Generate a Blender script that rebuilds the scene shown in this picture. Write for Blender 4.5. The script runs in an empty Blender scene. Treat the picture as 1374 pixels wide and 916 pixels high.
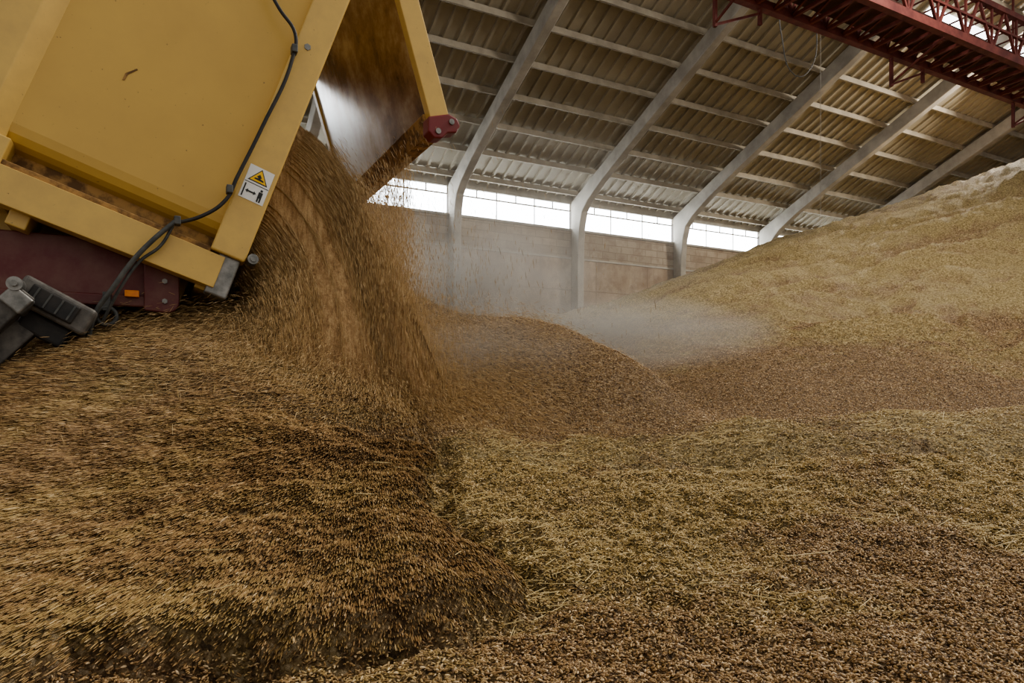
import bpy, math, numpy as np
from mathutils import Vector
rng=np.random.default_rng(7)
F=900.0; HX=687.0; HY=515.0; CS=math.cos(math.radians(28)); SN=math.sin(math.radians(28))
D=21.3
# ---------------------------------------------------------------- helpers
def px2w(px,py,t):
    a=(px-HX)/F; x=a*t; y=t
    return (CS*x+SN*y, -SN*x+CS*y, (HY-py)/F*t)
def onv(px,py,v):
    a=(px-HX)/F; t=v/(CS-SN*a)
    return px2w(px,py,t)
def mesh(name,verts,faces,mat=None,parent=None,smooth=False,bevel=0,mats=None):
    me=bpy.data.meshes.new(name); me.from_pydata([tuple(v) for v in verts],[],[tuple(f) for f in faces]); me.update()
    ob=bpy.data.objects.new(name,me); bpy.context.collection.objects.link(ob)
    if mat: me.materials.append(mat)
    if smooth:
        for p in me.polygons: p.use_smooth=True
    if parent: ob.parent=parent
    if bevel:
        m=ob.modifiers.new('bev','BEVEL'); m.width=bevel; m.segments=3; m.limit_method='ANGLE'
        m.harden_normals=False
    import bmesh
    bm=bmesh.new(); bm.from_mesh(me); bmesh.ops.recalc_face_normals(bm,faces=bm.faces); bm.to_mesh(me); bm.free()
    return ob
def empty(name,loc=(0,0,0)):
    e=bpy.data.objects.new(name,None); bpy.context.collection.objects.link(e); e.location=loc; e.empty_display_size=.2
    return e
BF=[(0,1,3,2),(4,6,7,5),(0,4,5,1),(2,3,7,6),(0,2,6,4),(1,5,7,3)]
def boxv(a0,a1,b0,b1,c0,c1,fn=lambda a,b,c:(a,b,c)):
    return [fn(a,b,c) for a in (a0,a1) for b in (b0,b1) for c in (c0,c1)]
def box(name,a0,a1,b0,b1,c0,c1,mat,parent=None,bevel=0,fn=lambda a,b,c:(a,b,c)):
    return mesh(name,boxv(a0,a1,b0,b1,c0,c1,fn),BF,mat,parent,bevel=bevel)
def prism(name,prof,e0,e1,fn,mat,parent=None,bevel=0,smooth=False):
    n=len(prof)
    vs=[fn(e0,*p) for p in prof]+[fn(e1,*p) for p in prof]
    fs=[tuple(range(n)),tuple(range(2*n-1,n-1,-1))]+[(i,(i+1)%n,n+(i+1)%n,n+i) for i in range(n)]
    return mesh(name,vs,fs,mat,parent,bevel=bevel,smooth=smooth)
class Acc:
    def __init__(s): s.v=[]; s.f=[]
    def add(s,vs,fs):
        o=len(s.v); s.v+=list(vs); s.f+=[tuple(i+o for i in f) for f in fs]
    def box(s,*a,fn=lambda a,b,c:(a,b,c)): s.add(boxv(*a,fn),BF)
    def rod(s,p,q,r,n=4):
        p=Vector(p);q=Vector(q); d=(q-p).normalized(); up=Vector((0,0,1)) if abs(d.z)<.9 else Vector((1,0,0))
        e1=d.cross(up).normalized(); e2=d.cross(e1)
        vs=[tuple(c+(e1*math.cos(2*math.pi*(i+.5)/n)+e2*math.sin(2*math.pi*(i+.5)/n))*r) for c in (p,q) for i in range(n)]
        s.add(vs,[(i,(i+1)%n,n+(i+1)%n,n+i) for i in range(n)]+[tuple(range(n)),tuple(range(2*n-1,n-1,-1))])
    def make(s,name,mat,parent=None,**k): return mesh(name,s.v,s.f,mat,parent,**k)
def tube(name,pts,r,mat,parent=None):
    cu=bpy.data.curves.new(name,'CURVE'); cu.dimensions='3D'; cu.bevel_depth=r; cu.bevel_resolution=3; cu.resolution_u=8
    sp=cu.splines.new('BEZIER'); sp.bezier_points.add(len(pts)-1)
    for b,p in zip(sp.bezier_points,pts):
        b.co=p; b.handle_left_type='AUTO'; b.handle_right_type='AUTO'
    ob=bpy.data.objects.new(name,cu); bpy.context.collection.objects.link(ob); cu.materials.append(mat)
    if parent: ob.parent=parent
    return ob
# ---------------------------------------------------------------- materials
def newmat(name):
    m=bpy.data.materials.new(name); m.use_nodes=True; nt=m.node_tree; b=nt.nodes['Principled BSDF']
    return m,nt,b
def N(nt,t,**k):
    n=nt.nodes.new(t)
    for a,v in k.items():
        if a in n.inputs: n.inputs[a].default_value=v
        else: setattr(n,a,v)
    return n
def ramp(nt,fac,stops):
    r=nt.nodes.new('ShaderNodeValToRGB'); e=r.color_ramp.elements
    while len(e)<len(stops): e.new(.5)
    for el,(p,c) in zip(e,stops): el.position=p; el.color=(*c,1)
    nt.links.new(fac,r.inputs[0]); return r.outputs[0]
def coords(nt,scale=(1,1,1),rot=(0,0,0)):
    tc=nt.nodes.new('ShaderNodeTexCoord'); mp=nt.nodes.new('ShaderNodeMapping')
    mp.inputs['Scale'].default_value=scale; mp.inputs['Rotation'].default_value=rot
    nt.links.new(tc.outputs['Object'],mp.inputs[0]); return mp.outputs[0]
def noise(nt,vec,scale,detail=4,rough=.55):
    n=nt.nodes.new('ShaderNodeTexNoise'); n.inputs['Scale'].default_value=scale; n.inputs['Detail'].default_value=detail; n.inputs['Roughness'].default_value=rough
    nt.links.new(vec,n.inputs['Vector']); return n.outputs[0]
def mix(nt,fac,a,b,mode='MIX'):
    m=nt.nodes.new('ShaderNodeMix'); m.data_type='RGBA'; m.blend_type=mode
    for s,v in ((m.inputs[0],fac),(m.inputs[6],a),(m.inputs[7],b)):
        if isinstance(v,bpy.types.NodeSocket): nt.links.new(v,s)
        elif isinstance(v,tuple): s.default_value=(*v,1)
        else: s.default_value=v
    return m.outputs[2]
def bump(nt,b,h,strength,dist):
    n=nt.nodes.new('ShaderNodeBump'); n.inputs['Strength'].default_value=strength; n.inputs['Distance'].default_value=dist
    nt.links.new(h,n.inputs['Height']); nt.links.new(n.outputs[0],b.inputs['Normal'])
def simple(name,c1,c2,scale=6,rough=.6,metal=0,lo=.35,hi=.65,bmp=0,vs=(1,1,1)):
    m,nt,b=newmat(name); v=coords(nt,vs); n=noise(nt,v,scale,6,.6)
    nt.links.new(ramp(nt,n,[(lo,c1),(hi,c2)]),b.inputs['Base Color'])
    b.inputs['Roughness'].default_value=rough; b.inputs['Metallic'].default_value=metal
    if bmp: bump(nt,b,n,bmp,.01)
    return m
def paint(name,base,dust,rough=.38,scl=2.0,amt=.5,speck=(.10,.06,.03)):
    m,nt,b=newmat(name); v=coords(nt)
    n=noise(nt,v,scl,8,.65); c=mix(nt,ramp(nt,n,[(.38,(0,0,0)),(.72,(amt,)*3)]),base,dust)
    n2=noise(nt,v,38,3,.6); c=mix(nt,ramp(nt,n2,[(.70,(0,0,0)),(.76,(.7,)*3)]),c,speck)
    nt.links.new(c,b.inputs['Base Color']); b.inputs['Roughness'].default_value=rough
    bump(nt,b,noise(nt,v,60,2),.03,.002)
    return m
M_yel=paint('yellow_paint',(.61,.40,.105),(.49,.31,.09))
M_yel2=paint('yellow_paint_frame',(.66,.45,.14),(.42,.28,.11),scl=5)
M_red=paint('red_chassis_paint',(.13,.022,.022),(.20,.10,.07),rough=.45,scl=7,amt=.7)
M_redb=paint('red_bracket_paint',(.20,.018,.022),(.16,.05,.04),rough=.4,scl=9)
M_gant=simple('red_gantry_paint',(.11,.024,.02),(.21,.055,.042),4,.7)
M_steel=simple('worn_steel',(.16,.16,.15),(.34,.33,.31),14,.45,.6)
M_dark=simple('dark_rubber',(.015,.015,.016),(.04,.035,.03),12,.6)
M_cond=simple('grey_conduit',(.05,.055,.055),(.11,.11,.10),20,.55)
M_conc=simple('concrete_frame',(.29,.27,.235),(.44,.41,.36),1.6,.85,bmp=.3)
M_pur=simple('purlin_concrete',(.25,.22,.17),(.36,.32,.25),2,.8)
M_white=simple('sticker_white',(.75,.74,.70),(.8,.8,.78),9,.5)
M_black=simple('sticker_black',(.01,.01,.01),(.02,.02,.02),9,.5)
M_sy=simple('sticker_yellow',(.85,.50,.03),(.9,.55,.04),9,.5)
M_or=simple('orange_reflector',(.75,.22,.02),(.85,.30,.03),30,.25)
M_straw=simple('straw',(.58,.45,.20),(.76,.62,.34),30,.6)
# roof sheet
M_roof,nt,b=newmat('roof_sheet'); v=coords(nt); n=noise(nt,v,.5,6,.6)
nt.links.new(ramp(nt,n,[(.3,(.29,.26,.20)),(.7,(.43,.39,.305))]),b.inputs['Base Color']); b.inputs['Roughness'].default_value=.6
# block wall
M_wall,nt,b=newmat('block_wall'); tc=nt.nodes.new('ShaderNodeTexCoord'); sp=nt.nodes.new('ShaderNodeSeparateXYZ'); cb=nt.nodes.new('ShaderNodeCombineXYZ')
nt.links.new(tc.outputs['Object'],sp.inputs[0]); nt.links.new(sp.outputs[0],cb.inputs[0]); nt.links.new(sp.outputs[2],cb.inputs[1])
br=N(nt,'ShaderNodeTexBrick'); nt.links.new(cb.outputs[0],br.inputs[0])
for k,vv in (('Scale',1.0),('Mortar Size',.012),('Brick Width',.6),('Row Height',.27),('Mortar Smooth',.2)): br.inputs[k].default_value=vv
br.inputs['Color1'].default_value=(.28,.225,.165,1); br.inputs['Color2'].default_value=(.40,.335,.255,1); br.inputs['Mortar'].default_value=(.19,.145,.10,1)
v=coords(nt,(1,1,.5)); n=noise(nt,v,1.1,8,.65)
low=ramp(nt,n,[(.35,(.31,.225,.15)),(.5,(.42,.33,.24)),(.66,(.56,.49,.40))])
mr=N(nt,'ShaderNodeMapRange'); nt.links.new(sp.outputs[2],mr.inputs[0]); mr.inputs[1].default_value=4.72; mr.inputs[2].default_value=4.76
b2=N(nt,'ShaderNodeTexBrick'); nt.links.new(cb.outputs[0],b2.inputs[0])
for k,vv in (('Scale',1.0),('Mortar Size',.018),('Brick Width',2.5),('Row Height',1.18),('Mortar Smooth',.5)): b2.inputs[k].default_value=vv
b2.offset=0; b2.inputs['Color1'].default_value=(1,1,1,1); b2.inputs['Color2'].default_value=(.9,.9,.9,1); b2.inputs['Mortar'].default_value=(.5,.45,.4,1)
low=mix(nt,1.0,low,b2.outputs[0],'MULTIPLY')
c=mix(nt,mr.outputs[0],low,br.outputs[0]); c=mix(nt,ramp(nt,noise(nt,coords(nt),2.2,6,.7),[(.45,(0,0,0)),(.68,(.75,)*3)]),c,(.20,.135,.09))
nt.links.new(c,b.inputs['Base Color']); b.inputs['Roughness'].default_value=.9
# windows
M_win,nt,b=newmat('daylight_glazing'); b.inputs['Emission Color'].default_value=(.90,.96,1,1); b.inputs['Emission Strength'].default_value=11; b.inputs['Base Color'].default_value=(.9,.95,1,1)
M_sky,nt,b=newmat('skylight_sheet'); b.inputs['Emission Color'].default_value=(.95,.97,1,1); b.inputs['Emission Strength'].default_value=4; b.inputs['Base Color'].default_value=(.9,.95,1,1)
# tailgate inner: worn brown, with daylight glare painted in as a pale far lower part
M_gate,nt,b=newmat('tailgate_worn_glare_inner'); v=coords(nt); n=noise(nt,v,3.0,8,.7)
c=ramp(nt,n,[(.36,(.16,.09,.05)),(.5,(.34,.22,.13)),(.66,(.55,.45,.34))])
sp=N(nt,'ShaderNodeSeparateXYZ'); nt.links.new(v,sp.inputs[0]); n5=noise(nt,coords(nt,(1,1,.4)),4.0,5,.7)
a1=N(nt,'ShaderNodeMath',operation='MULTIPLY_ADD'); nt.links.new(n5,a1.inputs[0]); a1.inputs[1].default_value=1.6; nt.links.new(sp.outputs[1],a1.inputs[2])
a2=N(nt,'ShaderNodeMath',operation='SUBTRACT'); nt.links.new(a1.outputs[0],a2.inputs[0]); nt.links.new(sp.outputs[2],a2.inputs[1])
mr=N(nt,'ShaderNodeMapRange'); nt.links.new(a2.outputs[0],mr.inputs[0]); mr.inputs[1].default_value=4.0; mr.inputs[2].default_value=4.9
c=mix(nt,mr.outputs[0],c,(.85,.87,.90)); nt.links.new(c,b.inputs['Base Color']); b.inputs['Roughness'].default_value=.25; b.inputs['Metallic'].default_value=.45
M_dusty=simple('dusty_ledge',(.16,.09,.04),(.44,.26,.10),14,.9,lo=.4,hi=.6)
# grain palette
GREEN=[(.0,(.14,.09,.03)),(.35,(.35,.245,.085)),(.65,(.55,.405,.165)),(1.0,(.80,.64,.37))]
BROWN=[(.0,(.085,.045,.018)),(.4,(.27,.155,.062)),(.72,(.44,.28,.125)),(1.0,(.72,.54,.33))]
def grainmat(name,inst):
    m,nt,b=newmat(name)
    if inst:
        ag=N(nt,'ShaderNodeAttribute',attribute_type='INSTANCER',attribute_name='g'); ar=N(nt,'ShaderNodeAttribute',attribute_type='INSTANCER',attribute_name='rnd')
        g=ag.outputs['Fac']; r=ar.outputs['Fac']
    else:
        ag=N(nt,'ShaderNodeAttribute',attribute_type='GEOMETRY',attribute_name='g'); g=ag.outputs['Fac']
        v=coords(nt)
        vo=N(nt,'ShaderNodeTexVoronoi'); vo.inputs['Scale'].default_value=110; nt.links.new(v,vo.inputs['Vector'])
        s=N(nt,'ShaderNodeSeparateColor'); nt.links.new(vo.outputs['Color'],s.inputs[0])
        n=noise(nt,v,30,6,.8); ad=N(nt,'ShaderNodeMath',operation='MULTIPLY_ADD'); nt.links.new(n,ad.inputs[0]); ad.inputs[1].default_value=2.8; ad.inputs[2].default_value=-1.22
        av=N(nt,'ShaderNodeMath',operation='ADD'); nt.links.new(ad.outputs[0],av.inputs[0])
        hm=N(nt,'ShaderNodeMath',operation='MULTIPLY'); nt.links.new(s.outputs[0],hm.inputs[0]); hm.inputs[1].default_value=.7
        nt.links.new(hm.outputs[0],av.inputs[1]); r=av.outputs[0]
        h=N(nt,'ShaderNodeMath',operation='SUBTRACT'); nt.links.new(n,h.inputs[0]); nt.links.new(vo.outputs['Distance'],h.inputs[1])
        n3=noise(nt,v,9,8,.85); h2=N(nt,'ShaderNodeMath',operation='MULTIPLY_ADD'); nt.links.new(n3,h2.inputs[0]); h2.inputs[1].default_value=4.5; nt.links.new(h.outputs[0],h2.inputs[2])
        bump(nt,b,h2.outputs[0],1.0,.03)
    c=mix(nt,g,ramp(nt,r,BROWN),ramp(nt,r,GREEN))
    nt.links.new(c,b.inputs['Base Color']); b.inputs['Roughness'].default_value=.5 if inst else .75
    return m
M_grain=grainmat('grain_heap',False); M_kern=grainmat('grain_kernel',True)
M_stream,nt,b=newmat('falling_grain'); v=coords(nt,(1,1,.13),(0,math.radians(-18),0)); n=noise(nt,v,30,6,.75)
n2=noise(nt,coords(nt),90,3,.7); ad=N(nt,'ShaderNodeMath',operation='MULTIPLY_ADD'); nt.links.new(n2,ad.inputs[0]); ad.inputs[1].default_value=.3; nt.links.new(n,ad.inputs[2])
nt.links.new(ramp(nt,ad.outputs[0],[(.42,(.17,.095,.04)),(.62,(.40,.245,.11)),(.82,(.64,.45,.24))]),b.inputs['Base Color']); b.inputs['Roughness'].default_value=.8
bump(nt,b,ad.outputs[0],.8,.02)

# ---------------------------------------------------------------- building shell
FL=-.9
SL=.45; ZE=6.95
def roofz(v): return ZE+SL*(D-v)
U0,U1=-14.0,52.0; VR=3.0
m_floor=simple('concrete_floor',(.22,.16,.10),(.34,.26,.18),1.5,.9)
box('floor',-16,54,-14,D+.3,FL-.2,FL,m_floor)
box('wall_back',U0,U1,D,D+.25,FL,5.82,M_wall)
A=Acc(); A.box(U0,U1,D,D+.25,6.78,7.1); A.box(U0,U1,D-.06,D,5.76,5.84); A.box(U0,U1,D-.03,D,4.70,4.77); A.make('trim_1',M_conc)
box('wall_right',U1,U1+.25,-6,D+.25,FL,15.5,M_wall)
# corrugated roof
vs=[];fs=[]; u=U0; pitch=.40; prof=[(0,0),(.30,0),(.312,-.075),(.385,-.075)]
us=[]
while u<U1:
    for du,dz in prof: us.append((u+du,dz))
    u+=pitch
for (uu,dz) in us:
    vs.append((uu,D+.6,roofz(D+.6)+dz+.12)); vs.append((uu,VR,roofz(VR)+dz+.12))
fs=[(2*i,2*i+1,2*i+3,2*i+2) for i in range(len(us)-1)]
mesh('ceiling',vs,fs,M_roof)
A=Acc(); s=.35
while D-s>VR:
    v=D-s; z=roofz(v); A.box(U0,U1,v-.035,v+.035,z-.10,z+.07); s+=1.1
A.make('roof_purlins',M_pur)
fr=[u for u in (-11,-6,-1,4,9,14,19,24,29,34,39,44,49)]
for i,u0 in enumerate(fr):
    prof=[(D,FL),(D,roofz(D)-.1),(VR,roofz(VR)-.1),(VR,roofz(VR)-.65),(D-3.4,roofz(D-3.4)-.60),(D-1.9,roofz(D-1.9)-.64),(D-1.1,roofz(D-1.1)-.75),(D-.72,6.35),(D-.56,5.85),(D-.48,5.1),(D-.45,4.2),(D-.45,FL)]
    prism('concrete_portal_frame',prof,u0-.15,u0+.13,lambda e,a,c:(e,a,c),M_conc,bevel=.03)
# windows
k=0
W=empty('window_1'); 
for i in range(len(fr)-1):
    a,c=fr[i]+.17,fr[i+1]-.17
    k+=1
    we=empty('window_%d'%k) if k>1 else W
    box('glazing',a,c,D+.10,D+.13,5.82,6.78,M_win,we)
    A=Acc()
    A.box(a,c,D+.02,D+.07,6.50,6.545)
    n=6
    for j in range(n+1):
        x=a+(c-a)*j/n; A.box(x-.02,x+.02,D+.03,D+.06,6.5,6.78)
    for j in (1,2): A.box(a+(c-a)*j/3-.014,a+(c-a)*j/3+.014,D+.03,D+.06,5.82,6.6)
    A.make('window_bars',M_conc,we)
# skylight strips
A=Acc()
for (ua,ub,va) in ((12.5,16.5,12.0),(20.4,26.2,12.0),(30,36,12.0)):
    A.add([(ua,va,roofz(va)+.02),(ub,va,roofz(va)+.02),(ub,va-.22,roofz(va-.22)+.02),(ua,va-.22,roofz(va-.22)+.02)],[(0,1,2,3)])
A.make('skylight_strip',M_sky)
# ---------------------------------------------------------------- red gantry
G=empty('overhead_conveyor_gantry')
A=Acc(); g0,g1=-4.0,50.0; z0,z1=7.12,8.25; va_,vb_=7.95,9.05
for vv in (va_,vb_):
    A.box(g0,g1,vv-.07,vv+.07,z0,z0+.17); A.box(g0,g1,vv-.055,vv+.055,z1-.12,z1); A.box(g0,g1,vv-.03,vv+.03,z0+.6,z0+.65)
    x=g0
    while x<g1:
        A.rod((x,vv,z0+.1),(x+.5,vv,z1-.05),.036); A.rod((x+.5,vv,z1-.05),(x+1.0,vv,z0+.1),.036); A.rod((x,vv,z0+.1),(x,vv,z1-.05),.03); x+=1.0
x=g0
while x<g1:
    A.box(x-.03,x+.03,va_,vb_,z0+.02,z0+.09); A.rod((x,va_,z0+.08),(x+.5,vb_,z0+.08),.028); A.rod((x,va_,z1-.05),(x,vb_,z1-.05),.02); x+=.5
A.make('truss',M_gant,G)
A=Acc(); A.box(g0,g1,va_+.25,vb_-.25,z0+.16,z0+.5); A.make('conveyor_trough',simple('rusty_trough',(.06,.025,.02),(.13,.055,.04),3,.7),G)
A=Acc()
for x in (4.1,9.0,14.2,19.2,24.5,29.5,34.5,39.5,44.5):
    for vv in (va_,vb_): A.rod((x,vv,z1-.05),(x,vv,roofz(vv)-.1),.03)
    A.box(x-.03,x+.03,vb_-.03,vb_+.03,z0-.62,z0+.1); A.box(x+1.12,x+1.18,vb_-.03,vb_+.03,z0-.3,z0+.1); A.rod((x,vb_,z0-.58),(x+1.15,vb_,z0-.08),.03); A.rod((x,vb_,z0-.55),(x,va_,z0-.05),.025)
A.make('hangers',M_gant,G)
RP=onv(1101,305,11.0)
tube('hanging_cable',[(RP[0],11.0,RP[2]),(RP[0],11.0,RP[2]+3),(RP[0],11.0,roofz(11)-.05)],.006,M_conc)
c0=onv(1065,40,10.4)
tube('slack_cable',[(c0[0]-.5,10.4,8.6),(c0[0]-.4,10.4,7.8),(c0[0],10.4,7.0),(c0[0]+.6,10.4,7.3),(c0[0]+.8,10.4,8.6)],.012,M_cond)
tube('slack_cable',[onv(560,12,16.5),onv(620,40,16.3),onv(700,20,16.0),onv(745,-12,15.6)],.014,M_cond)

# ---------------------------------------------------------------- tipping trailer
OU,OZ=.365,.795; VN,VF=4.44,6.84
C2,S2=math.cos(math.radians(20)),math.sin(math.radians(20))
def T(p,v,q): return (OU+C2*p+S2*q, v, OZ-S2*p+C2*q)
def Tp(e,v,q): return T(e,v,q)
TR=empty('tipping_grain_trailer')
def tb(name,p0,p1,v0,v1,q0,q1,mat,bevel=.008): return box(name,p0,p1,v0,v1,q0,q1,mat,TR,bevel,T)
P0=-6.2; QT=2.62
for nm,s,v0 in (('near',1,VN),('far',-1,VF)):
    def V(d): return v0+s*d
    def bx(name,p0,p1,d0,d1,q0,q1,mat,bevel=.01):
        a,b=sorted((V(d0),V(d1))); return tb(name,p0,p1,a,b,q0,q1,mat,bevel)
    bx('rear_post_'+nm,-.075,.13,-.03,.14,-.005,QT,M_yel2,.012)
    pr=[(V(.05),QT),(V(.05),.23),(V(.058),.18),(V(.08),.14),(V(.115),.115),(V(.16),.10),(V(.17),.12),(V(.12),.14),(V(.095),.17),(V(.085),.23),(V(.085),QT)]
    prism('side_sheet_'+nm,pr,P0,-.07,Tp,M_yel,TR)
    for p in (-1.36,-2.56,-3.76,-4.96,-6.1):
        rp=[(p-.17,.052),(p-.10,-.02),(p+.07,-.02),(p+.16,.052),(p+.16,.10),(p-.17,.10)]
        def fr_(e,a,b_): return T(a,V(b_),e)
        prism('side_rib_'+nm,rp,.02,QT,fr_,M_yel2,TR,.006)
        bx('rib_foot_'+nm,p-.24,p+.20,-.01,.17,-.03,.13,M_yel2,.008)
    bx('top_rail_'+nm,P0,.13,-.04,.14,QT,QT+.16,M_yel2)
    pr=[(V(-.02),-.02),(V(.20),-.02),(V(.20),-.05),(V(.015),-.05),(V(.015),-.19),(V(.12),-.19),(V(.12),-.22),(V(-.02),-.22)]
    prism('lower_rail_'+nm,pr,P0,.02,Tp,M_yel2,TR,.004)
    bx('rail_ledge_'+nm,P0,-.07,0.0,.22,-.02,.012,M_dusty,.004)
    bx('sill_web_'+nm,P0,-.07,.16,.20,0,.12,M_dusty,0)
    bx('post_foot_'+nm,-.02,.11,.0,.13,-.26,.0,M_steel,.012)
    for p,q in ((.165,.03),):
        a=Acc(); c=V(-.01); a.rod(T(p,c-.05*1,q),T(p,c+.05,q),.032,16); a.rod(T(p,c-.062,q),T(p,c-.05,q),.018,8); a.make('hinge_pin_'+nm,M_steel,TR)
    a=Acc()
    for p,q in ((-1.34,.97),(-1.34,.35),(-1.34,1.7),(.0,1.45)): a.rod(T(p,V(-.035),q),T(p,V(0),q),.022,6)
    a.make('bolts_'+nm,M_steel,TR)
tb('body_floor',P0,.06,VN+.1,VF-.1,-.06,.03,M_steel)
tb('front_wall',P0-.06,P0,VN,VF,-.2,QT+.1,M_yel)
for p in np.arange(-6,-.2,.6): tb('floor_bearer',p,p+.08,VN+.13,VF-.13,-.2,-.06,M_yel2,0)
for v in (VN+.42,VF-.6): tb('subframe_beam',P0,-.12,v,v+.12,-.33,-.06,M_yel2)
tb('diagonal_stay',-1.05,-.95,VN+.05,VN+.4,-.30,-.05,M_yel2)
tb('rear_cross_member',-.08,.06,VN+.1,VF-.1,-.24,-.04,M_yel2)
# sticker
def T2(pc,qc,pts,v): return [T(pc+a,v,qc+b) for a,b in pts]
v=VN-.032; pc,qc=.028,.475
mesh('sticker_base',T2(pc,qc,[(-.075,-.11),(.075,-.11),(.075,.11),(-.075,.11)],v-.001),[(0,1,2,3)],M_white,TR)
mesh('sticker_triangle_edge',T2(pc,qc,[(-.06,.012),(.06,.012),(0,.103)],v-.002),[(0,1,2)],M_black,TR)
mesh('sticker_triangle',T2(pc,qc,[(-.05,.018),(.05,.018),(0,.094)],v-.003),[(0,1,2)],M_sy,TR)
mesh('sticker_mark',T2(pc,qc,[(-.026,.03),(.03,.028),(.03,.036),(.006,.043),(.014,.05),(-.002,.068),(-.016,.05),(-.004,.042),(-.026,.038)],v-.004),[tuple(range(9))],M_black,TR)
for nm,pts in (('frame_l',[(-.072,-.004),(.072,-.004),(.072,.0),(-.072,.0)]),('body',[(.028,-.075),(.052,-.075),(.052,-.035),(.028,-.035)]),('head',[(.033,-.032),(.047,-.032),(.047,-.018),(.033,-.018)]),('leg1',[(.029,-.1),(.038,-.1),(.038,-.074),(.029,-.074)]),('leg2',[(.043,-.1),(.052,-.1),(.052,-.074),(.043,-.074)]),
    ('arrow',[(-.035,-.062),(.0,-.062),(.0,-.07),(.016,-.057),(.0,-.044),(.0,-.052),(-.035,-.052),(-.035,-.044),(-.05,-.057),(-.035,-.07)]),('wall',[(-.064,-.1),(-.056,-.1),(-.056,-.015),(-.064,-.015)])):
    mesh('sticker_'+nm,T2(pc,qc,pts,v-.003),[tuple(range(len(pts)))],M_black,TR)
mesh('paint_scratch',[onv(x,y,VN+.048) for x,y in ((164,107),(168,98),(184,92),(185,94),(172,100),(167,108))],[(0,1,2,3,4,5)],M_dusty,TR)
# tailgate
hz=(1.30,3.33); bz=(1.76,1.78)
gd=Vector((bz[0]-hz[0],bz[1]-hz[1])); GL=gd.length; gd/=GL; gn=Vector((-gd.y,gd.x))
if gn.x<0: gn=-gn
def Gt(s,v,n): return (hz[0]+gd.x*s+gn.x*n, v, hz[1]+gd.y*s+gn.y*n)
def gb(name,s0,s1,v0,v1,n0,n1,mat,bevel=.006): return box(name,s0,s1,v0,v1,n0,n1,mat,TR,bevel,Gt)
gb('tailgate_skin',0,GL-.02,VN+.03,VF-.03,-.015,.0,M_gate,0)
gb('tailgate_near_frame',-.1,GL-.03,VN-.03,VN+.05,-.035,.11,M_yel2)
gb('tailgate_far_frame',-.1,GL-.03,VF-.05,VF+.03,-.035,.11,M_yel2)
gb('tailgate_back',.0,GL-.06,VN+.04,VF-.04,.03,.09,M_yel)
gb('tailgate_lower_beam',GL-.15,GL-.0,VN+.05,VF-.05,-.05,.09,M_dusty)
for s in (.4,.95): gb('tailgate_stiffener',s,s+.08,VN+.05,VF-.05,.09,.14,M_yel2)
for v0,v1 in ((VN-.06,VN+.06),(VF-.06,VF+.06)):
    pr=[(GL-.10,-.06),(GL-.10,.10),(GL-.06,.155),(GL-.01,.165),(GL+.035,.12),(GL+.03,.05),(GL+.06,.0),(GL+.05,-.06),(GL,-.09)]
    prism('latch_claw',pr,v0,v1,lambda e,a,c:Gt(a,e,c),M_redb,TR,.012)
    a=Acc()
    for s,n in ((GL-.04,.10),(GL+.01,-.02)): a.rod(Gt(s,v0-.012,n),Gt(s,v0+.01,n),.02,12)
    a.make('claw_bolts',M_steel,TR)
def cp(px,py,v): return onv(px,py,v)
tube('black_cable',[cp(352,-30,4.42),cp(375,12,4.38),cp(396,45,4.37),cp(392,80,4.37),cp(352,170,4.37),cp(318,238,4.37),cp(303,268,4.37),cp(270,290,4.36),cp(232,300,4.36)],.011,M_dark,TR)
tube('grey_conduit',[cp(235,297,4.36),cp(205,322,4.36),cp(178,350,4.37),cp(150,388,4.38),cp(128,420,4.42),cp(115,470,4.5)],.014,M_cond,TR)
tube('grey_conduit_b',[cp(232,303,4.38),cp(215,330,4.38),cp(188,350,4.39),cp(163,384,4.40),cp(138,430,4.46)],.009,M_cond,TR)
a=Acc()
for px,py in ((308,254),(395,66),(238,296)):
    c=cp(px,py,4.37); a.box(c[0]-.018,c[0]+.018,4.345,4.41,c[2]-.025,c[2]+.025)
a.make('cable_clips',M_cond,TR,bevel=.006)
# ---- chassis (level)
VC=4.62
def cbx(name,*a,bevel=.01,mat=None): return box(name,*a,mat or M_red,TR,bevel)
cbx('chassis_beam_near',-6.5,.0,VC,VC+.16,.50,.86); cbx('chassis_beam_far',-6.5,.0,6.5,6.66,.50,.86)
for u in (-5,-3.5,-2,-.4): cbx('chassis_cross_member',u,u+.14,VC+.1,6.6,.55,.75)
cbx('lower_side_rail',-6.0,-.02,VC-.03,VC+.02,.46,.53)
def plate(name,v0,v1):
    pr=[(-.06,.44)]+[(.06+.07*math.sin(t),.50-.07*math.cos(t)) for t in np.linspace(0,math.pi/2,6)]+[(.06+.07*math.cos(t),.78+.07*math.sin(t)) for t in np.linspace(0,math.pi/2,6)]+[(-.06,.85)]
    return prism(name,pr,v0,v1,lambda e,a,c:(a,e,c),M_red,TR,.008)
plate('hinge_plate_near',VC-.05,VC-.01); plate('hinge_plate_far',6.67,6.71)
box('hinge_block',-.02,.11,VC,6.6,.46,.62,M_red,TR,.02)
a=Acc(); a.rod((.06,VC-.09,.76),(.06,VC-.04,.76),.05,20); a.rod((.06,VC-.1,.76),(.06,VC-.08,.76),.03,6)
for zz in (.5,.62): a.rod((.05,VC-.065,zz),(.05,VC-.045,zz),.016,6)
a.make('hinge_pin_chassis',M_steel,TR)
box('side_reflector',-.16,-.085,VC-.065,VC-.03,.515,.555,M_or,TR,.004); box('side_reflector_orange',.03,.055,VC-.06,VC-.05,.68,.71,M_or,TR,.002)
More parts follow.
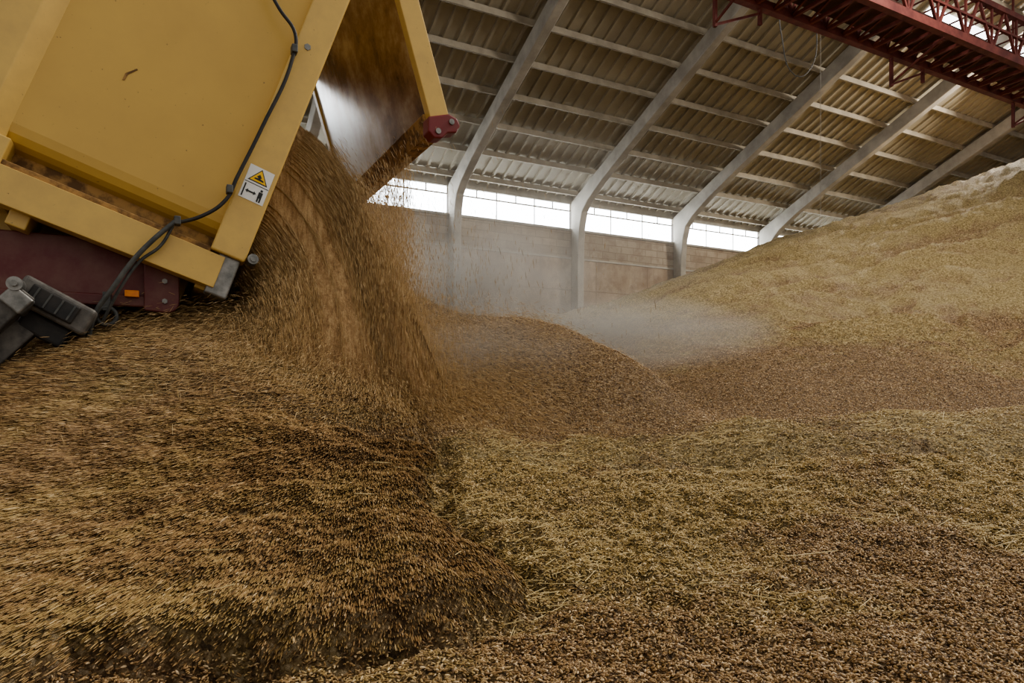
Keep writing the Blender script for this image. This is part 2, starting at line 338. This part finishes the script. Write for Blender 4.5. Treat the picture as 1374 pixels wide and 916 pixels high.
for u in (-2.6,-3.9):
    for v in (4.75,6.45):
        prof=[(.0,.16),(.27,.16),(.30,.19),(.44,.19),(.50,.15),(.52,0),(.50,-.15),(.44,-.19),(.30,-.19),(.27,-.16),(.0,-.16)]; n=36
        vs=[(u+r*math.cos(2*math.pi*i/n),v+w*.9,FL+.52+r*math.sin(2*math.pi*i/n)) for (r,w) in prof for i in range(n)]
        fs=[(j*n+i,j*n+(i+1)%n,(j+1)*n+(i+1)%n,(j+1)*n+i) for j in range(len(prof)-1) for i in range(n)]
        mesh('wheel',vs,fs,M_dark,TR,smooth=False)
    box('axle',u-.06,u+.06,4.7,6.5,FL+.46,FL+.58,M_steel,TR)
    box('axle_hanger',u-.1,u+.1,4.66,4.74,FL+.5,.55,M_red,TR)
# ---- rear support gear at lower left (grey steel)
def R(ang,cu,cz):
    c,s=math.cos(ang),math.sin(ang)
    return lambda a,v,b:(cu+c*a-s*b,v,cz+s*a+c*b)
f=R(math.radians(48),-.70,.36)
M_sg=simple('grimy_steel',(.07,.065,.06),(.20,.185,.165),11,.6,.3)
box('support_arm',-.32,.16,4.24,4.36,-.055,.045,M_sg,TR,.01,f)
box('support_arm_cap',.05,.15,4.20,4.40,-.065,.055,M_steel,TR,.01,f)
box('support_side_plate',-.34,.02,4.36,4.46,-.16,-.04,M_sg,TR,.01,f)
f2=R(math.radians(-30),-.46,.42)
box('gear_housing',-.20,.17,4.30,4.62,-.085,.07,M_sg,TR,.02,f2)
box('gear_housing_cover',-.14,.10,4.27,4.31,-.06,.045,M_dark,TR,.01,f2)
for i in range(4): box('housing_rib',-.11+i*.06,-.10+i*.06,4.262,4.275,-.05,.035,M_cond,TR,.002,f2)
box('housing_lower',-.12,.12,4.36,4.6,-.20,-.08,M_dark,TR,.02,f2)
a=Acc(); c=onv(22,382,4.25); a.rod((c[0],4.19,c[2]),(c[0],4.32,c[2]),.036,20); a.rod((c[0],4.17,c[2]),(c[0],4.19,c[2]),.016,8); a.make('support_knob',M_steel,TR)
c=onv(143,424,4.5)
n=28; vs=[];fs=[]
for i in range(n):
    t=2*math.pi*i/n
    for j in range(8):
        s=2*math.pi*j/8; r=.05+.012*math.cos(s); vs.append((c[0]+r*math.cos(t),c[1]+.012*math.sin(s),c[2]+r*math.sin(t)))
fs=[(i*8+j,((i+1)%n)*8+j,((i+1)%n)*8+(j+1)%8,i*8+(j+1)%8) for i in range(n) for j in range(8)]
mesh('tow_ring',vs,fs,M_cond,TR,smooth=True)
box('ring_bracket',c[0]-.02,c[0]+.02,4.49,4.62,c[2]+.03,c[2]+.14,M_cond,TR,.004)

# ---------------------------------------------------------------- grain terrain
def perlin(x,y,seed=0):
    r=np.random.default_rng(seed); perm=r.permutation(256); perm=np.concatenate([perm,perm]); ang=r.random(256)*2*np.pi
    gx,gy=np.cos(ang),np.sin(ang)
    xi=np.floor(x).astype(int); yi=np.floor(y).astype(int); xf=x-xi; yf=y-yi; xi&=255; yi&=255
    u=xf**3*(xf*(xf*6-15)+10); v=yf**3*(yf*(yf*6-15)+10)
    def g(i,j,a,b):
        h=perm[perm[(xi+i)&255]+((yi+j)&255)]; return gx[h]*a+gy[h]*b
    n00=g(0,0,xf,yf); n10=g(1,0,xf-1,yf); n01=g(0,1,xf,yf-1); n11=g(1,1,xf-1,yf-1)
    return (n00*(1-u)+n10*u)*(1-v)+(n01*(1-u)+n11*u)*v
# (px,py,depth, greenness)
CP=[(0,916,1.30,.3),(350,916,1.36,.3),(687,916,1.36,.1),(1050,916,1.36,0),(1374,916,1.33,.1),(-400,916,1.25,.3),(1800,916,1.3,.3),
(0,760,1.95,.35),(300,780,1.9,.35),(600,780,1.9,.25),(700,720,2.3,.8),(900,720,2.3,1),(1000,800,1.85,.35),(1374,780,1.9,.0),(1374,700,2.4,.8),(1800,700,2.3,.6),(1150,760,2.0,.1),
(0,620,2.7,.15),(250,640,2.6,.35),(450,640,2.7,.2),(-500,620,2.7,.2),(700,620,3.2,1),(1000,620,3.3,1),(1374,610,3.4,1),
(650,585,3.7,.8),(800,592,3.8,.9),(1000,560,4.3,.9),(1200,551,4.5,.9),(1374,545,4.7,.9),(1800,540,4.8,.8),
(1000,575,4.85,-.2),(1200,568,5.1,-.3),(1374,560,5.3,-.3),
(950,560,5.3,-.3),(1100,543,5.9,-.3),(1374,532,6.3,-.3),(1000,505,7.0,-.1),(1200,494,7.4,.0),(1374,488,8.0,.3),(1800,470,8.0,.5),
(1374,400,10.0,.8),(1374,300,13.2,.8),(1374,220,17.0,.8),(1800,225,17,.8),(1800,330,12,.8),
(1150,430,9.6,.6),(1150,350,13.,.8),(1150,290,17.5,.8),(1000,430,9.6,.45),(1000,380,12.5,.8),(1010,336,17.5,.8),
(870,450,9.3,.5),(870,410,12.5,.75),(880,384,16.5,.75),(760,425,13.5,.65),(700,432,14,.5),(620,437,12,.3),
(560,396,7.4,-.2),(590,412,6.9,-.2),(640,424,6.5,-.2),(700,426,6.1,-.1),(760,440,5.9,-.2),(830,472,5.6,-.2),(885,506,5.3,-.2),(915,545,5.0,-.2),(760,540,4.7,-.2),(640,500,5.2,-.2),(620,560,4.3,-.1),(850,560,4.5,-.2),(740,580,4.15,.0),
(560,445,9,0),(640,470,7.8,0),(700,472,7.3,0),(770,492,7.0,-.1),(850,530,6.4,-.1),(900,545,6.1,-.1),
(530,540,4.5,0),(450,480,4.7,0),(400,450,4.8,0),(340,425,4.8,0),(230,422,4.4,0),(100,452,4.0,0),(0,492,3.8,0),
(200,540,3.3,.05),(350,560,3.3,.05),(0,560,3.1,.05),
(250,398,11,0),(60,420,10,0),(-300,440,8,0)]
pts=[];gs=[]
for a,b_,t,g in CP: pts.append(px2w(a,b_,t)); gs.append(g)
for q in ((-1.2,5.6,-.3,0),(-3,5.6,-.6,0),(-2.6,4.1,-.6,0),(-4.5,5.0,-.75,0),(0,-2.5,-.75,.5),(-3,0,-.7,.3),(4,-3,-.65,.5),(10,-3,-.3,.6),(20,0,1.5,.6),
          (10,20.8,.6,.3),(18,20.8,2.2,.5),(28,20.8,4.6,.7),(40,20,6,.7),(45,5,5,.7),(24,13,6.0,.8),(2,20.8,.3,0),(-9,19,.0,0),(-9,3,-.7,0),(-8,12,.2,0)):
    pts.append(q[:3]); gs.append(q[3])
P=np.array(pts); GV=np.array(gs)
def warp(u,v):
    r=np.sqrt(u*u+v*v); k=np.log1p(r/1.2)/np.maximum(r,1e-6); return np.stack([u*k,v*k],-1)
WP=warp(P[:,0],P[:,1])
def tps(r): return r*r*np.log(np.maximum(r,1e-9))
n=len(P); K=tps(np.linalg.norm(WP[:,None]-WP[None],axis=2))+np.eye(n)*5e-5
Q=np.c_[np.ones(n),WP]; Mx=np.block([[K,Q],[Q.T,np.zeros((3,3))]]); coef=np.linalg.solve(Mx,np.r_[P[:,2],0,0,0])
def ev(u,v):
    out=np.empty(len(u)); go=np.empty(len(u))
    for s in range(0,len(u),20000):
        w=warp(u[s:s+20000],v[s:s+20000]); d=np.linalg.norm(w[:,None]-WP[None],axis=2)
        out[s:s+20000]=tps(d)@coef[:n]+coef[n]+w@coef[n+1:]
        k=1/(d**3+1e-4); go[s:s+20000]=(k@GV)/k.sum(1)
    return out,go
BD=[(545,555,4.3),(585,620,3.1),(570,680,2.6),(630,740,2.15),(715,795,1.85),(650,835,1.68),(560,865,1.55),(430,872,1.5),(300,868,1.5),(190,885,1.43),(100,915,1.36),(-150,1000,1.1)]
poly=[px2w(*q)[:2] for q in BD]+[(-3,.5),(-4,4),(-1,5.2),(1.2,5.4)]; poly=np.array(poly); nb=len(BD)
def sdist(u,v):
    x=np.stack([u,v],-1); dm=np.full(len(u),1e9); ins=np.zeros(len(u),bool)
    for i in range(len(poly)):
        a=poly[i]; b=poly[(i+1)%len(poly)]; ab=b-a; t=np.clip(((x-a)@ab)/(ab@ab),0,1); d=np.linalg.norm(x-a-t[:,None]*ab,axis=1)
        dm=np.minimum(dm,d)
        c=((a[1]>v)!=(b[1]>v)); xx=(b[0]-a[0])*(v-a[1])/(b[1]-a[1]+1e-12)+a[0]; ins^=(c&(u<xx))
    return np.where(ins,dm,-dm)
def height(u,v,want=False):
    h,g=ev(u,v); r=np.sqrt(u*u+v*v)
    sd=sdist(u,v)+.06*perlin(u*5,v*5,3)+.04*perlin(u*16,v*16,4)+.015*perlin(u*40,v*40,5)
    st=np.clip((sd+.03)/.12,0,1); st=st*st*(3-2*st); near=np.clip((6-r)/2,0,1)
    h=h+(.07*st-.055*np.exp(-((sd+.05)/.05)**2))*near
    mound=np.clip((5.0-r)/1.0,0,1)*.75+.25
    gr=np.clip(g,0,1)*near*(1-np.clip(sd/.05,0,1))
    h+=(.05*perlin(u*1.3,v*1.3,11)*np.clip(r/4,.2,1)+.035*perlin(u*4,v*4,12)+(.022+.02*gr)*perlin(u*9,v*9,13)+(.012+.012*gr)*perlin(u*22,v*22,14)*np.clip((5-r)/2,0,1)+(.006+.004*gr)*perlin(u*48,v*48,15)*np.clip((4-r)/2,0,1))*mound
    cl=np.abs(perlin(u*7+3,v*7,16)); h+=-.05*cl*gr
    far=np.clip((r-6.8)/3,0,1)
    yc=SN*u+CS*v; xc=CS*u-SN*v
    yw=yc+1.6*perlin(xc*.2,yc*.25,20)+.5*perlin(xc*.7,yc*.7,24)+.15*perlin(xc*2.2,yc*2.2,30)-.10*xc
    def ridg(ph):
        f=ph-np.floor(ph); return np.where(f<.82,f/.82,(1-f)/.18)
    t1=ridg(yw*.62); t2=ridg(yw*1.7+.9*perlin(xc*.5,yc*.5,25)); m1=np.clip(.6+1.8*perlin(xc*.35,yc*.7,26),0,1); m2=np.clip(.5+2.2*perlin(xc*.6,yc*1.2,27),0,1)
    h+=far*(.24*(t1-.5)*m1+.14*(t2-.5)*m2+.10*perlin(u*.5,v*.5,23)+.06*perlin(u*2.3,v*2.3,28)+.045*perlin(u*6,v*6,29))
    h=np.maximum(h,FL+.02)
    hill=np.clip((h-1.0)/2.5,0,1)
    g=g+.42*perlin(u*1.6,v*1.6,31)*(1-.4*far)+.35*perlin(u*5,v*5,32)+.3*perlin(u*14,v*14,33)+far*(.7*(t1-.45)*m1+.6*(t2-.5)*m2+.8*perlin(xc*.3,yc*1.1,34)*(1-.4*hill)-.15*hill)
    scarp_shade=((yw*.62)%1.0>.84)*m1; g=g-far*1.2*scarp_shade  # terrace shade painted into the colour: scarps go browner since the light is flat
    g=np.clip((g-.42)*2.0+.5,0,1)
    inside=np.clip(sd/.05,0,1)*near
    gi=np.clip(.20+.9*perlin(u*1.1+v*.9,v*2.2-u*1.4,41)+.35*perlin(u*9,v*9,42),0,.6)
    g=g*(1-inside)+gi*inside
    return h,g,sd
ds=.0095
ug=1.5*np.sinh(np.arange(math.asinh(-9/1.5),math.asinh(46/1.5),ds)); vg=1.0+1.5*np.sinh(np.arange(math.asinh(-5/1.5),math.asinh(20.15/1.5),ds))
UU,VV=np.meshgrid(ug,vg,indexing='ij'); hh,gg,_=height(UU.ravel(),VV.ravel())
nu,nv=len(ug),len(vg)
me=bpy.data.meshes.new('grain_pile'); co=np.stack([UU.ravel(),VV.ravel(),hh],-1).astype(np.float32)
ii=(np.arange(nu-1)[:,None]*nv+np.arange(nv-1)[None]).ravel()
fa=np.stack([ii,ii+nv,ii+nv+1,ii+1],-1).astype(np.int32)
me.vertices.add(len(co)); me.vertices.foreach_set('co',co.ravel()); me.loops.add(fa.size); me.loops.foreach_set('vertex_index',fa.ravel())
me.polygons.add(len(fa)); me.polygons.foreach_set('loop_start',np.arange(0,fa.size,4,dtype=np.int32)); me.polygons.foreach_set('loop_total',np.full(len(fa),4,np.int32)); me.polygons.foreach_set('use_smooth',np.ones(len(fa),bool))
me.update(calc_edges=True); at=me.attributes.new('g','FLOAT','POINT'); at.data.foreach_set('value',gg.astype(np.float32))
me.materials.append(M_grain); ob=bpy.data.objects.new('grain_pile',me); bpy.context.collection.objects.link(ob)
print('terrain verts',len(co))
# ---------------------------------------------------------------- instancing
def scatter(name,co,rot,scl,g,rnd,mat):
    me=bpy.data.meshes.new(name); me.vertices.add(len(co)); me.vertices.foreach_set('co',co.astype(np.float32).ravel())
    for nm,ty,dat in (('rot','FLOAT_VECTOR',rot),('scl','FLOAT_VECTOR',scl)):
        a=me.attributes.new(nm,ty,'POINT'); a.data.foreach_set('vector',dat.astype(np.float32).ravel())
    for nm,dat in (('g',g),('rnd',rnd)):
        a=me.attributes.new(nm,'FLOAT','POINT'); a.data.foreach_set('value',dat.astype(np.float32))
    ob=bpy.data.objects.new(name,me); bpy.context.collection.objects.link(ob)
    ng=bpy.data.node_groups.new(name,'GeometryNodeTree'); ng.interface.new_socket('Geometry',in_out='INPUT',socket_type='NodeSocketGeometry'); ng.interface.new_socket('Geometry',in_out='OUTPUT',socket_type='NodeSocketGeometry')
    I=ng.nodes.new('NodeGroupInput'); O=ng.nodes.new('NodeGroupOutput'); S=ng.nodes.new('GeometryNodeMeshUVSphere'); S.inputs['Segments'].default_value=6; S.inputs['Rings'].default_value=5; S.inputs['Radius'].default_value=1
    TG=ng.nodes.new('GeometryNodeTransform'); TG.inputs['Rotation'].default_value=(0,math.pi/2,0)
    SM=ng.nodes.new('GeometryNodeSetMaterial'); SM.inputs['Material'].default_value=mat; SS=ng.nodes.new('GeometryNodeSetShadeSmooth')
    IP=ng.nodes.new('GeometryNodeInstanceOnPoints'); MP=ng.nodes.new('GeometryNodeMeshToPoints')
    L=ng.links.new
    L(S.outputs[0],TG.inputs[0]); L(TG.outputs[0],SS.inputs[0]); L(SS.outputs[0],SM.inputs[0]); L(SM.outputs[0],IP.inputs['Instance'])
    L(I.outputs[0],MP.inputs[0]); L(MP.outputs[0],IP.inputs['Points'])
    A1=ng.nodes.new('GeometryNodeInputNamedAttribute'); A1.data_type='FLOAT_VECTOR'; A1.inputs[0].default_value='rot'
    A2=ng.nodes.new('GeometryNodeInputNamedAttribute'); A2.data_type='FLOAT_VECTOR'; A2.inputs[0].default_value='scl'
    E=ng.nodes.new('FunctionNodeEulerToRotation'); L(A1.outputs[0],E.inputs[0]); L(E.outputs[0],IP.inputs['Rotation']); L(A2.outputs[0],IP.inputs['Scale']); L(IP.outputs[0],O.inputs[0])
    md=ob.modifiers.new('inst','NODES'); md.node_group=ng
    me.materials.append(mat)
    return ob
def fan(N_,t0,t1,aw,pw):
    t=(t0**pw+rng.random(N_)*(t1**pw-t0**pw))**(1/pw); a=(rng.random(N_)*2-1)*aw; x=a*t
    return CS*x+SN*t,-SN*x+CS*t,t
u1,v1,t1=fan(250000,.95,3.2,.92,2.0); u2,v2,t2=fan(270000,3.2,9.5,.92,1.1)
u=np.r_[u1,u2]; v=np.r_[v1,v2]; t=np.r_[t1,t2]
h,g,sd=height(u,v); N_=len(u)
far=np.clip((t-3)/5,0,1)
inside=(sd>0.0)&(t<5.0)
yaw=rng.random(N_)*2*np.pi
LP=(1.45,5.0); fy=np.arctan2(v-LP[1],u-LP[0])+rng.normal(0,.07,N_)
dl=np.hypot(u-LP[0],v-LP[1]); prox=np.clip(1.8-dl*.35,.8,1.8)
chaff=1+rng.random(N_)**2*1.2*g
yaw=np.where(inside,fy,yaw); ln=np.where(inside,rng.uniform(2.2,6.5,N_)*np.clip(t/2.2,.75,1.2)*prox,chaff)
sz=rng.uniform(.75,1.35,N_)*(1+.6*far)*1.05
wd=np.where(inside,.72,1.05/np.sqrt(chaff))
scl=np.stack([.0048*sz*ln,.0021*sz*wd,.0019*sz*wd],-1)
rot=np.stack([rng.normal(0,.4,N_),rng.normal(0,.38,N_)*np.where(inside,.18,1),yaw],-1)
co=np.stack([u,v,h+rng.uniform(-.001,.007,N_)],-1)
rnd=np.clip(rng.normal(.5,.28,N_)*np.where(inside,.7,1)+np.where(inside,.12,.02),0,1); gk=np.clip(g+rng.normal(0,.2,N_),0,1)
keep=h>FL+.03
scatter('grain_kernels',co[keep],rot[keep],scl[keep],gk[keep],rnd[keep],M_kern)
# straw stalks
u,v,t=fan(14000,1.6,6.0,.95,1.4); h,g,sd=height(u,v); ok=((g>.5)&(sd<0)&(perlin(u*2,v*2,77)>.08))|(rng.random(len(u))<.012); u,v,h=u[ok][:1700],v[ok][:1700],h[ok][:1700]
A=Acc()
for a,b_,c in zip(u,v,h):
    y=rng.normal(0,.6) if rng.random()<.65 else rng.random()*6.28; L_=min(.09,rng.exponential(.022)+.012); dz=rng.normal(0,.14)*L_; r=rng.uniform(.0008,.0016)
    A.rod((a-math.cos(y)*L_,b_-math.sin(y)*L_,c+.010-dz),(a+math.cos(y)*L_,b_+math.sin(y)*L_,c+.012+dz),r,5)
A.make('straw_stalks',M_straw)
# ---------------------------------------------------------------- falling stream
Lc=np.array([(-1.2,1.40),(-.4,1.09),(.2,.87),(.48,.77),(.60,.58),(.62,.35),(.50,.1),(.2,-.4)])
Uc=np.array([(-1.2,2.5),(-.2,2.3),(.6,2.05),(1.05,1.72),(1.30,1.38),(1.45,.95),(1.60,.45),(1.95,-.4)])
def rs(c,k):
    s=np.linspace(0,len(c)-1,k); 
    x=np.interp(s,np.arange(len(c)),c[:,0]); y=np.interp(s,np.arange(len(c)),c[:,1])
    kk=np.ones(9)/9
    xp=np.pad(x,4,mode='edge'); yp=np.pad(y,4,mode='edge')
    return np.stack([np.convolve(xp,kk,'valid'),np.convolve(yp,kk,'valid')],-1)
nk,nr=110,260; Lr,Ur=rs(Lc,nk),rs(Uc,nk)
th=np.linspace(0,2*np.pi,nr,endpoint=False)
pw=.4
cu_=np.sign(np.cos(th))*np.abs(np.cos(th))**pw; cv_=np.sign(np.sin(th))*np.abs(np.sin(th))**pw
S=np.zeros((nk,nr,3))
for i in range(nk):
    k=i/(nk-1); mid=(Lr[i]+Ur[i])/2; hf=(Ur[i]-Lr[i])/2
    nz=.11*perlin(th*5,np.full(nr,k*1.6),50)+.08*perlin(th*14,np.full(nr,k*2.2),51)+.04*perlin(th*34,np.full(nr,k*3.),52)
    act=np.clip((k-.40)*3.2,0,1)
    amp=1+nz*2.2*act
    vw=1.06+.7*max(0,k-.6)*1.5; vc=(VN+VF)/2
    S[i,:,0]=mid[0]+hf[0]*cu_*amp; S[i,:,2]=mid[1]+hf[1]*cu_*amp; S[i,:,1]=vc+vw*cv_*(1+nz*.9*act)
vs=S.reshape(-1,3); fs=[(i*nr+j,i*nr+(j+1)%nr,(i+1)*nr+(j+1)%nr,(i+1)*nr+j) for i in range(nk-1) for j in range(nr)]+[tuple(range(nr))]
mesh('falling_grain_stream',vs,fs,M_stream,smooth=True)
C_=[];R_=[];S_=[];G_=[];Q_=[]
def addk(co,pit,yaw,L_,w):
    n=len(co); C_.append(co); R_.append(np.stack([np.zeros(n),pit,yaw],-1)); S_.append(np.stack([L_,w,w*.9],-1))
    G_.append(np.clip(rng.normal(.25,.15,n),0,1)); Q_.append(np.clip(rng.normal(.68,.13,n),0,1))
midp=(Lr+Ur)/2; tan=np.gradient(Lr+Ur,axis=0)
for NF,offs,lo,ls in ((150000,.006,.40,.028),(70000,.06,.46,.018),(45000,.22,.55,.013)):
    ki=rng.integers(int(nk*lo),nk,NF); ri=rng.integers(0,nr,NF); base=S[ki,ri]; mp=midp[ki]
    dr=np.stack([base[:,0]-mp[:,0],(base[:,1]-(VN+VF)/2)*.6,base[:,2]-mp[:,1]],-1); dr/=np.linalg.norm(dr,axis=1)[:,None]+1e-6
    off=rng.exponential(offs,NF)*(0.2+1.6*(ki/nk)**2); co=base+dr*off[:,None]+rng.normal(0,.008+offs*.2,(NF,3))*np.clip((ki[:,None]/nk-.3)*2,.2,1)
    tg=tan[ki]; s=rng.uniform(.6,1.3,NF)
    addk(co,-np.arctan2(tg[:,1],tg[:,0])+rng.normal(0,.04+offs*.5,NF),rng.normal(0,.05,NF),ls*s*rng.uniform(.6,1.8,NF),.0011*s)
# curtain trickling off the tailgate lower beam
NF=44000; k=rng.random(NF)**.85; vv=rng.uniform(4.8,6.8,NF); z=1.72-k*1.95
uu=1.68-.03*k+rng.normal(0,.015+.13*k,NF)+.05*perlin(vv*6,k*2,60); vv=vv-.25*k*rng.random(NF)
addk(np.stack([uu,vv,z],-1),np.full(NF,math.pi/2)+rng.normal(0,.05,NF),rng.normal(0,.1,NF),.018*rng.uniform(.5,1.6,NF),.0011*rng.uniform(.7,1.3,NF))
# splash around landing zone
NF=80000; an=rng.uniform(-3.1,.8,NF); rr=np.abs(rng.normal(0,.8,NF))+.15; uu=1.35+rr*np.cos(an); vv=4.9+rr*np.sin(an)*.9
h_,_,_=height(uu,vv); zz=h_+rng.exponential(.075,NF)*np.clip(1.3-rr*.5,.12,1)
addk(np.stack([uu,vv,zz],-1),rng.normal(.25,.28,NF),np.arctan2(vv-5.0,uu-1.4)+rng.normal(0,.12,NF),.016*rng.uniform(.5,1.8,NF),.0011*rng.uniform(.7,1.3,NF))
scatter('flying_grain',np.concatenate(C_),np.concatenate(R_),np.concatenate(S_),np.concatenate(G_),np.concatenate(Q_),M_kern)
# ---------------------------------------------------------------- dust
DU=empty('dust_cloud')
def dust(name,c,r,dens,col=(.94,.89,.82),sc=2.2):
    import bmesh
    me=bpy.data.meshes.new(name); bm=bmesh.new(); bmesh.ops.create_icosphere(bm,subdivisions=3,radius=1); bm.to_mesh(me); bm.free()
    ob=bpy.data.objects.new(name,me); ob.location=c; ob.scale=r; ob.rotation_euler=(0,0,math.radians(-28)); bpy.context.collection.objects.link(ob); ob.parent=DU
    m=bpy.data.materials.new(name); m.use_nodes=True; nt=m.node_tree; nt.nodes.remove(nt.nodes['Principled BSDF'])
    pv=N(nt,'ShaderNodeVolumePrincipled'); pv.inputs['Color'].default_value=(*col,1); pv.inputs['Anisotropy'].default_value=.3
    tc=N(nt,'ShaderNodeTexCoord'); ln=N(nt,'ShaderNodeVectorMath',operation='LENGTH'); nt.links.new(tc.outputs['Object'],ln.inputs[0])
    mr=N(nt,'ShaderNodeMapRange'); nt.links.new(ln.outputs['Value'],mr.inputs[0]); mr.inputs[1].default_value=1; mr.inputs[2].default_value=.1; mr.inputs[3].default_value=0; mr.inputs[4].default_value=1
    n=noise(nt,tc.outputs['Object'],sc,3,.6); m1=N(nt,'ShaderNodeMath',operation='MULTIPLY_ADD'); nt.links.new(n,m1.inputs[0]); m1.inputs[1].default_value=3.2; m1.inputs[2].default_value=-.95; m1.use_clamp=True
    m2=N(nt,'ShaderNodeMath',operation='MULTIPLY'); nt.links.new(mr.outputs[0],m2.inputs[0]); nt.links.new(m1.outputs[0],m2.inputs[1])
    m3=N(nt,'ShaderNodeMath',operation='MULTIPLY'); nt.links.new(m2.outputs[0],m3.inputs[0]); m3.inputs[1].default_value=dens
    nt.links.new(m3.outputs[0],pv.inputs['Density']); nt.links.new(pv.outputs[0],nt.nodes['Material Output'].inputs['Volume'])
    me.materials.append(m); return ob
dust('dust_main',px2w(620,390,6.9),(1.6,1.1,.9),1.7)
dust('dust_low',px2w(780,448,6.7),(2.1,1.0,.45),1.9,sc=1.8)
dust('dust_splash',px2w(620,480,5.1),(1.1,.7,.45),.9)
dust('dust_haze',px2w(680,340,11),(4.2,2.5,2.2),.17)
# ---------------------------------------------------------------- lights
w=bpy.data.worlds.new('world'); bpy.context.scene.world=w; w.use_nodes=True
bg=w.node_tree.nodes['Background']; bg.inputs[0].default_value=(1,.97,.92,1); bg.inputs[1].default_value=.68
def area(name,loc,target,size,power,col=(1,1,1),sy=None):
    l=bpy.data.lights.new(name,'AREA'); l.energy=power; l.size=size; l.color=col
    if sy: l.shape='RECTANGLE'; l.size_y=sy
    o=bpy.data.objects.new(name,l); bpy.context.collection.objects.link(o); o.location=loc
    o.rotation_euler=(Vector(target)-Vector(loc)).to_track_quat('-Z','Y').to_euler(); return o
area('skylight_glow',(26,10.5,10.2),(20,11,4.5),2.4,1500,(1,.92,.80))
area('added_relief_light',(12,3.5,11.5),(3.5,4,0),2.2,1600,(1,.95,.88))  # added area lamp out of view, put in for relief shading on the grain
# ---------------------------------------------------------------- camera
cam=bpy.data.cameras.new('camera'); co_=bpy.data.objects.new('camera',cam); bpy.context.collection.objects.link(co_)
cam.lens=F/1374*36; cam.sensor_width=36; cam.shift_y=57/1374; co_.rotation_euler=(math.pi/2,0,math.radians(-28)); cam.clip_start=.05
bpy.context.scene.camera=co_
try: bpy.context.scene.view_settings.look='AgX - Medium High Contrast'
except Exception as e: print(e)
for o in list(bpy.context.scene.objects):
    if o.parent is None: o.location.z+=.9
